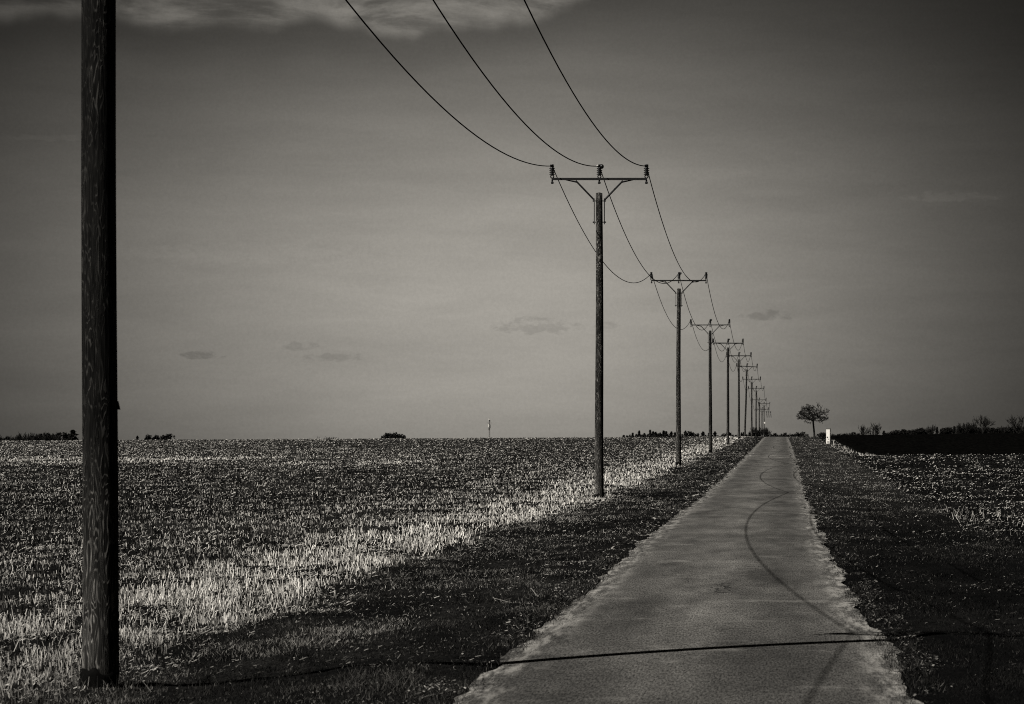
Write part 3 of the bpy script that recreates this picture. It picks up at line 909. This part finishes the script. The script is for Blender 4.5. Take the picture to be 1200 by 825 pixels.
PROTO = {
    'conifer': [proto('conifer', leafy(s, 'conifer'), (M_BARK, M_NEEDLE)) for s in (1, 2, 3)],
    'bush': [proto('bush', leafy(s, 'bush'), (M_BARK, M_NEEDLE)) for s in (4, 5, 6)],
    'bare': [proto('bare', bare(s, 0.28, 4, 0.75, 6, 0.30, 0.028, 0.8, twig=0.0085), (M_BARK, M_BARK)) for s in (21, 22, 23)],
    'shrub': [proto('shrub', bare(s, 0.10, 4, 0.6, 3, 0.45, 0.018, 0.8, multi=6, twig=0.0095), (M_BARK, M_BARK)) for s in (31, 32)],
}
NAMES = {'conifer': 'conifer_tree', 'bush': 'leafy_bush', 'bare': 'bare_tree', 'shrub': 'bare_shrub'}
CATS = {'conifer': 'tree', 'bush': 'bush', 'bare': 'tree', 'shrub': 'shrub'}

def at(px, D): return (px - 922.0) / F * D

def plant(kind, px, top, D, label, group=None, wide=1.0, i=None):
    x = at(px, D)
    g = H1(x, D)
    ztop = EYE + (500.0 - top) / F * D
    h = ztop - g
    a, b_ = PROTO[kind][(i if i is not None else random.randrange(9)) % len(PROTO[kind])]
    o = empty(NAMES[kind], (x, D, g), label, CATS[kind], group, random.uniform(0, 6.28))
    o.scale = (h * wide, h * wide, h)
    link_mesh('trunk', a, None, o)
    link_mesh('crown', b_, None, o)
    return o

R = random.Random(5)
# wood behind the left field, from the second pole to the lane
px = 731.0
k = 0
G1 = 'dark conifers in the row behind the left field'
while px < 891:
    top = 507.6 + R.uniform(-3.6, 2.2) - 1.2 * math.sin((px - 730) / 26.0)
    if px < 737: top = 509.5
    plant('conifer' if R.random() < 0.8 else 'bush', px, top, 980 + R.uniform(-30, 60),
          'small dark tree in the dense row behind the left field, right of the nearer poles', G1, R.uniform(0.8, 1.25), k)
    px += R.uniform(2.3, 4.2); k += 1
# small trees standing behind the crest of the lane
G2 = 'small dark trees behind the crest of the lane'
for px, top, w in ((906, 507, 1.0), (911.5, 508, 0.8), (918, 506.5, 0.9), (922, 508, 0.9), (926.5, 507, 1.0), (932, 507.4, 1.0), (936, 506, 0.8), (940, 505.2, 1.0),
                   (946, 508, 0.9), (961, 507.5, 1.0), (966, 507, 1.0), (976, 508, 0.9), (981, 508, 1.0), (986, 507, 1.0), (992, 506.4, 1.1), (999, 505.8, 1.1), (1005, 507, 1.0)):
    plant('bush', px, top, 940 + R.uniform(-20, 30), 'small round dark tree on the skyline behind the crest of the lane', G2, w * 0.8, int(px))
# black hedge on the right skyline
G3 = 'dark trees of the hedge behind the ploughed field'
px = 1036.0
while px < 1235:
    t = (px - 1036) / 190
    top = 504.2 - 4.4 * min(1, t * 2.0) + R.uniform(-1.6, 1.8)
    plant('bush' if R.random() < 0.7 else 'conifer', px, top, 800 + R.uniform(-20, 40),
          'black tree in the continuous hedge behind the ploughed field', G3, R.uniform(0.85, 1.2), int(px))
    px += R.uniform(3.6, 6.0)
BT = [(1013, 496.5, 'bare', 'bare tree on the right skyline, leftmost of a pair left of the hedge', .8),
      (1026, 494.5, 'bare', 'bare tree on the right skyline, taller of a pair left of the hedge', .8),
      (1091, 497, 'bare', 'lone bare tree rising from the middle of the right hand hedge', .8),
      (1129, 494, 'shrub', 'wide bare shrub above the hedge, just left of the tallest bare tree', 1.0),
      (1138, 493, 'shrub', 'bare shrub touching the left side of the tallest bare tree of the hedge', .8),
      (1152, 485.5, 'bare', 'tall bare tree with a fan shaped crown above the right hedge', .9),
      (1177, 496, 'shrub', 'low bare shrub between the two tallest bare trees of the hedge', .9),
      (1192, 485.5, 'bare', 'big bare tree at the right edge of the picture above the hedge', 1.0)]
for i, (px, top, kd, lab, w) in enumerate(BT):
    plant(kd, px, top, 770, lab, None, w, i)
# left skyline
G4 = 'bare shrubs on the skyline left of the near pole'
for px, top, w in ((2, 509, 1.0), (8, 510.5, .8), (15, 511, .8), (23, 508.5, .9), (29, 506.5, 1.0), (38, 509.5, .8), (45, 508, .9), (53, 506.0, 1.0), (59, 508, .8), (66, 507, .9), (72, 508.5, .8), (78, 506.8, .8)):
    plant('shrub' if R.random() < 0.65 else 'bush', px, top - 0.8, 900 + R.uniform(-10, 20), 'dark shrub in the clump on the skyline at the far left edge', G4, w, int(px))
plant('conifer', 85.5, 503.2, 890, 'pointed dark conifer on the skyline just left of the near pole', None, 1.5, 0)
plant('conifer', 161, 510, 905, 'tiny thin dark tree on the skyline just right of the near pole', None, 0.9, 1)
for px, top, lab in ((173, 508.8, 'first and leftmost of three round dark bushes right of the near pole'), (182.5, 509.2, 'middle of three round dark bushes on the skyline right of the near pole'),
                     (195, 508.8, 'rightmost and widest of three round dark bushes right of the near pole')):
    plant('bush', px, top - 1.0, 900, lab, None, 1.15 if px > 190 else 0.85, int(px))
plant('shrub', 377, 510.5, 950, 'faint bare shrub on the skyline, left one of a pair left of the bush clump', None, 1.0, 0)
plant('shrub', 386, 511.0, 950, 'faint bare shrub on the skyline, right one of a pair left of the bush clump', None, 1.0, 1)
for px, top in ((452, 509), (456.5, 507.5), (461, 506.5), (466, 507), (470, 508)):
    plant('bush', px, top - 0.8, 930, 'dark bush in the small compact clump on the middle skyline', 'bushes of the small clump on the middle skyline', 0.9, int(px))
plant('shrub', 675, 511, 900, 'low bare shrub on the skyline just left of the tall utility pole', None, 1.2, 0)
# scrub at the feet of the far poles
for px, top, D, lab in ((887, 499, 470, 'bare scrub between the feet of the far poles, left clump'), (897.5, 500, 440, 'bare scrub at the left edge of the lane crest')):
    plant('shrub', px, top, D, lab, None, 0.75, int(px))
plant('bush', 899.5, 508.5, 430, 'small dark bush at the left edge of the lane crest', None, 1.0, 1)

# the lone pollarded tree by the lane
def lone_tree():
    from mathutils import Vector
    r = random.Random(77)
    tb, wb = bmesh.new(), bmesh.new()
    hub = Vector((-0.10, 0, 1.75))
    tube_bm(tb, [(0.05, 0, -0.1), (0.02, 0, 0.5), (-0.05, 0.01, 1.2), hub], [0.125, 0.10, 0.09, 0.095], 10)
    def grow(p, d, ln, rad, lev):
        pts, rr = [p.copy()], [rad]
        q, dd = p.copy(), d.copy()
        for i in range(4):
            dd = (dd + Vector((r.uniform(-1, 1), r.uniform(-1, 1), r.uniform(-0.9, 0.9))) * 0.28).normalized()
            q2 = q + dd * ln / 4
            if lev >= 1 and ((q2.x + 0.12) / 1.72) ** 2 + (q2.y / 1.72) ** 2 + ((q2.z - 2.42) / 1.22) ** 2 > r.uniform(0.80, 1.12): break
            q = q2
            pts.append(q.copy()); rr.append(max(0.015, rad * (1 - 0.14 * (i + 1))))
        if len(pts) < 3: return
        tube_bm(tb if lev < 2 else wb, pts, rr, 6 if lev < 2 else 4, False)
        if lev == 4: return
        for c in range((0, 5, 4, 3)[lev]):
            j = min(r.choice((1, 2, 3, 3)), len(pts) - 2); st = pts[j].lerp(pts[j + 1], r.random())
            nd = (dd + Vector((r.uniform(-1, 1), r.uniform(-1, 1), r.uniform(-0.45, 0.75))).normalized() * 0.95).normalized()
            grow(st, nd, ln * r.uniform(0.42, 0.66), rad * 0.58, lev + 1)
    NL = 16
    for c in range(NL):
        a = 2 * math.pi * (c * 0.381966) + r.uniform(-.25, .25)
        el = math.asin(max(-0.12, min(0.99, (c + 0.5) / NL * 1.12 - 0.12)))
        d = Vector((math.cos(a) * math.cos(el), math.sin(a) * math.cos(el), math.sin(el)))
        grow(hub + Vector((0, 0, r.uniform(-0.12, 0.35))), d, r.uniform(0.95, 1.25) * (0.85 + 0.40 * math.cos(el)), 0.045, 1)
    D = 322.0
    x = at(954, D)
    o = empty('bare_tree', (x, D, H1(x, D)), 'small bare round crowned tree standing alone right of the lane', 'tree')
    zs = max(v.co.z for v in wb.verts)
    k_ = (EYE + (500 - 471.5) / F * D - H1(x, D)) / zs
    o.scale = (k_, k_, k_)
    link_mesh('trunk', bm_mesh('trunk', tb), M_BARK, o, True)
    link_mesh('crown', bm_mesh('crown', wb), M_BARK, o)
lone_tree()
# low scrub right of the lone tree
for px, top, D in ((963, 505.5, 330), (967, 506.5, 325)):
    plant('shrub', px, top, D, 'low dark scrub between the lone tree and the white marker', 'scrub beside the white marker', 0.9, int(px))

# ------------------------------------------------------------------ marker, stake, twigs, mast
def marker():
    D = 268.0
    x = at(970.8, D)
    o = empty('marker_post', (x, D, H1(x, D)), 'white square marker post at the corner of the ploughed field', 'marker post', rz=-0.35)
    bm = bmesh.new(); box_bm(bm, 0, 0, 0.54, 0.34, 0.20, 1.28, 0.02)
    link_mesh('post', bm_mesh('post', bm), M_WHITE, o)
    bm = bmesh.new(); box_bm(bm, 0, 0, 1.205, 0.38, 0.24, 0.05, 0.012)
    link_mesh('cap', bm_mesh('cap', bm), M_STRAP, o)
    for cx, cz, sx, sz in ((-0.05, 0.50, 0.13, 0.11), (0.05, 0.36, 0.08, 0.06), (0.03, 0.12, 0.20, 0.09)):
        bm = bmesh.new(); box_bm(bm, cx, -0.104, cz, sx, 0.006, sz, 0.0)
        link_mesh('plate', bm_mesh('plate', bm), M_PLATE, o)
marker()
def stake():
    D = 250.0
    x = at(976.8, D)
    o = empty('short_stake', (x, D, H1(x, D)), 'short pale stake in the grass right of the white marker post', 'stake', rz=0.2)
    bm = bmesh.new(); tube_bm(bm, [(0, 0, -0.1), (0.01, 0, 0.2), (0.03, 0, 0.36)], [0.05, 0.045, 0.045], 8)
    link_mesh('shaft', bm_mesh('shaft', bm), M_STAKE, o)
    bm = bmesh.new(); box_bm(bm, 0.05, 0, 0.39, 0.15, 0.08, 0.07, 0.01)
    link_mesh('head', bm_mesh('head', bm), M_STAKE, o)
stake()
def twig(x, y, pts, lab):
    z = H1(x, y)
    bm = bmesh.new()
    for p in pts:
        tube_bm(bm, [(a, b_, c + 0.02) for a, b_, c in p], [0.006, 0.006, 0.004][:len(p)], 5)
    o = link_mesh('fallen_twig', bm_mesh('fallen_twig', bm), M_TWIG)
    o.location = (x, y, z)
    o.scale = (0.7, 0.7, 0.7)
    tag(o, lab, 'twig')
twig(-2.92, 33.2, [[(-0.16, 0.3, 0.05), (0.0, 0, 0.03), (0.18, -0.2, 0.0)], [(0.0, 0, 0.02), (0.12, 0.25, 0.05)]], 'forked pale twig lying in the grass beside the left road edge')
twig(-2.66, 34.0, [[(-0.05, 0.2, 0.11), (0.02, 0, 0.05), (0.09, -0.2, 0.0)]], 'short pale stick lying right of the forked twig by the road edge')

def mast():
    D = 1500.0
    x = at(573.6, D)
    g = H1(x, D)
    top = EYE + (500 - 490.3) / F * D - g
    o = empty('radio_mast', (x, D, g), 'thin distant radio mast with antennas on the left skyline', 'mast')
    bm = bmesh.new()
    for dx, dy in ((-.22, -.13), (.22, -.13), (0, .25)):
        tube_bm(bm, [(dx * 1.5, dy * 1.5, -0.3), (dx * 0.7, dy * 0.7, top - 0.8)], [0.07, 0.05], 5)
    z = 0.5
    s_ = 1
    while z < top - 1.5:
        tube_bm(bm, [(-0.28 * s_, -0.15, z), (0.28 * s_, -0.15, z + 0.9)], [0.05, 0.05], 4); z += 0.9; s_ = -s_
    link_mesh('lattice', bm_mesh('lattice', bm), M_MAST, o)
    bm = bmesh.new(); tube_bm(bm, [(0, 0, top - 1.0), (0, 0, top)], [0.14, 0.10], 6); link_mesh('spire', bm_mesh('spire', bm), M_MAST, o)
    for dx, z, h_, m in ((-0.42, top - 3.4, 1.3, M_WHITE), (0.40, top - 3.7, 1.7, M_NEEDLE), (-0.25, top - 4.9, 0.9, M_NEEDLE), (-0.15, top - 0.45, 0.8, M_WHITE), (0.25, top - 1.2, 0.8, M_NEEDLE)):
        bm = bmesh.new(); box_bm(bm, dx * 0.8, -0.3, z, 0.36, 0.3, h_, 0.04)
        link_mesh('antenna', bm_mesh('antenna', bm), m, o)
    bm = bmesh.new(); box_bm(bm, 0, -0.2, top - 2.1, 2.4, 0.10, 0.12); link_mesh('crossbar', bm_mesh('crossbar', bm), M_MAST, o)
mast()

# ------------------------------------------------------------------ sky, sun, camera
def build_world():
    w = bpy.data.worlds.new('World')
    scene.world = w
    w.use_nodes = True
    nt = NT(w.node_tree)
    nt.n.clear()
    out = nt.new('ShaderNodeOutputWorld')
    bg = nt.new('ShaderNodeBackground')
    nt.l.new(bg.outputs[0], out.inputs[0])
    sky = nt.new('ShaderNodeTexSky', sky_type='NISHITA', sun_disc=False)
    sky.sun_elevation = math.atan(1 / math.hypot(SX, SY))
    sky.sun_rotation = math.atan2(-SX, -SY)
    bw = nt.new('ShaderNodeRGBToBW'); nt.l.new(sky.outputs[0], bw.inputs[0])
    tc = nt.new('ShaderNodeTexCoord')
    sep = nt.new('ShaderNodeSeparateXYZ'); nt.l.new(tc.outputs['Generated'], sep.inputs[0])
    X, Y, Z = sep.outputs
    az = nt.m('ARCTAN2', X, Y)
    el = nt.m('ARCSINE', Z)
    def gauss(a, s):
        return nt.m('EXPONENT', nt.m('MULTIPLY', nt.m('POWER', nt.m('ABSOLUTE', nt.m('DIVIDE', nt.m('SUBTRACT', a[0], a[1]), s)), 2.0), -1.0))
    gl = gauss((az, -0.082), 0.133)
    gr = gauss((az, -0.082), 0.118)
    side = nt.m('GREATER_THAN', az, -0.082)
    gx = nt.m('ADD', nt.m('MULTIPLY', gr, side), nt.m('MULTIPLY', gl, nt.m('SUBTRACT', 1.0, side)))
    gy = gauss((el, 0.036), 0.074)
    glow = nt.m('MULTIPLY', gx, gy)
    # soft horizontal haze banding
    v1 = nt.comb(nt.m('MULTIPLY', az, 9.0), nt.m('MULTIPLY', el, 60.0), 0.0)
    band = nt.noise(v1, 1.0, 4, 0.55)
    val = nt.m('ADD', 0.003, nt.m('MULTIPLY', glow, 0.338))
    val = nt.m('MULTIPLY', val, nt.lin(band, 0.3, 0.7, 0.92, 1.08))
    fine = nt.noise(tc.outputs['Generated'], 1100.0, 2, 0.8)
    val = nt.m('MULTIPLY', val, nt.lin(fine, 0.3, 0.7, 0.955, 1.045))
    soft = nt.noise(nt.comb(nt.m('MULTIPLY', az, 22.0), nt.m('MULTIPLY', el, 110.0), 8.0), 1.0, 6, 0.68, 0.6)
    val = nt.m('MULTIPLY', val, nt.lin(soft, 0.3, 0.7, 0.95, 1.05))
    # pale torn cloud along the upper left
    v2 = nt.comb(nt.m('MULTIPLY', az, 26.0), nt.m('MULTIPLY', el, 95.0), 2.0)
    cn = nt.noise(v2, 1.0, 6, 0.62, 0.4)
    v3 = nt.comb(nt.m('MULTIPLY', az, 30.0), 0.0, 4.0)
    edge = nt.noise(v3, 1.0, 3, 0.5)
    el2 = nt.m('SUBTRACT', el, nt.lin(edge, 0.3, 0.7, -0.004, 0.004))
    el2 = nt.m('SUBTRACT', el2, nt.ss(az, -0.095, -0.045, 0.0, 0.012))
    lower = nt.ss(el2, 0.1195, 0.1265)
    right = nt.ss(az, -0.036, -0.070)
    cl = nt.m('MULTIPLY', nt.m('MULTIPLY', lower, right), nt.ss(cn, 0.34, 0.64, 0.10, 1.0))
    val = nt.m('MULTIPLY', val, nt.m('ADD', 1.0, nt.m('MULTIPLY', cl, 2.1)))
    under = nt.m('MULTIPLY', nt.m('MULTIPLY', nt.ss(el2, 0.106, 0.117), nt.ss(el2, 0.124, 0.1185)), nt.ss(az, -0.02, -0.10))
    val = nt.m('MULTIPLY', val, nt.m('SUBTRACT', 1.0, nt.m('MULTIPLY', under, 0.16)))
    # small dark flat clouds low over the horizon
    cn2 = nt.noise(nt.comb(nt.m('MULTIPLY', az, 260.0), nt.m('MULTIPLY', el, 520.0), 0.0), 1.0, 4, 0.6)
    for px, py, rx, ry, amt in ((629, 384, 60, 14.0, 0.17), (710, 382, 18, 7, 0.15), (237, 417, 30, 7.0, 0.25), (352, 407, 26, 8.0, 0.15), (392, 420, 48, 7.0, 0.15),
                                (898, 371, 36, 9.0, 0.20), (1120, 232, 70, 9.0, -0.16), (60, 162, 75, 6.0, -0.12), (900, 228, 60, 7, -0.05), (300, 300, 200, 22, -0.05)):
        a0 = math.atan((px - 922) / F); e0 = math.atan((500 - py) / F * math.cos(a0))
        dx = nt.m('DIVIDE', nt.m('SUBTRACT', az, a0), rx / F)
        dy = nt.m('DIVIDE', nt.m('SUBTRACT', el, e0), ry / F)
        # flat underside
        dy = nt.m('MULTIPLY', dy, nt.m('ADD', 1.0, nt.m('MULTIPLY', nt.m('LESS_THAN', dy, 0.0), 0.5)))
        rr = nt.m('ADD', nt.m('MULTIPLY', dx, dx), nt.m('MULTIPLY', dy, dy))
        rr = nt.m('ADD', rr, nt.lin(cn2, 0.3, 0.7, 0.85, -0.55))
        mask = nt.ss(rr, 1.0, 0.1)
        val = nt.m('MULTIPLY', val, nt.m('SUBTRACT', 1.0, nt.m('MULTIPLY', mask, amt)))
    val = nt.m('ADD', val, nt.m('MULTIPLY', bw.outputs[0], 0.0006))
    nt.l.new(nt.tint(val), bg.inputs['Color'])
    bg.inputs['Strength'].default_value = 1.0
build_world()

from mathutils import Vector
sl = bpy.data.lights.new('sun', 'SUN')
sl.energy = 5.0
sl.angle = math.radians(0.28)
sl.color = (1.0, 0.985, 0.96)
so = bpy.data.objects.new('sun', sl)
COL.objects.link(so)
so.rotation_euler = Vector((SX, SY, -1.0)).to_track_quat('-Z', 'Y').to_euler()
so.location = (-30, -30, 60)

cd = bpy.data.cameras.new('camera')
cam = bpy.data.objects.new('camera', cd)
COL.objects.link(cam)
cam.location = (0, 0, EYE)
cam.rotation_euler = (math.pi / 2, 0, 0)
cd.sensor_width = 36.0
cd.sensor_fit = 'HORIZONTAL'
cd.lens = 36.0 * F / 1200.0
cd.shift_x = -(922.0 - 600.0) / 1200.0
cd.shift_y = (500.0 - 412.5) / 1200.0
cd.clip_start = 0.5
cd.clip_end = 20000
cd.dof.use_dof = True
cd.dof.focus_distance = 65.0
cd.dof.aperture_fstop = 10.0
scene.camera = cam

scene.view_settings.view_transform = 'Standard'
scene.view_settings.look = 'None'
scene.view_settings.exposure = 0
scene.view_settings.gamma = 1
scene.cycles.use_denoising = False
scene.cycles.filter_width = 1.05
scene.cycles.max_bounces = 4
scene.cycles.diffuse_bounces = 2
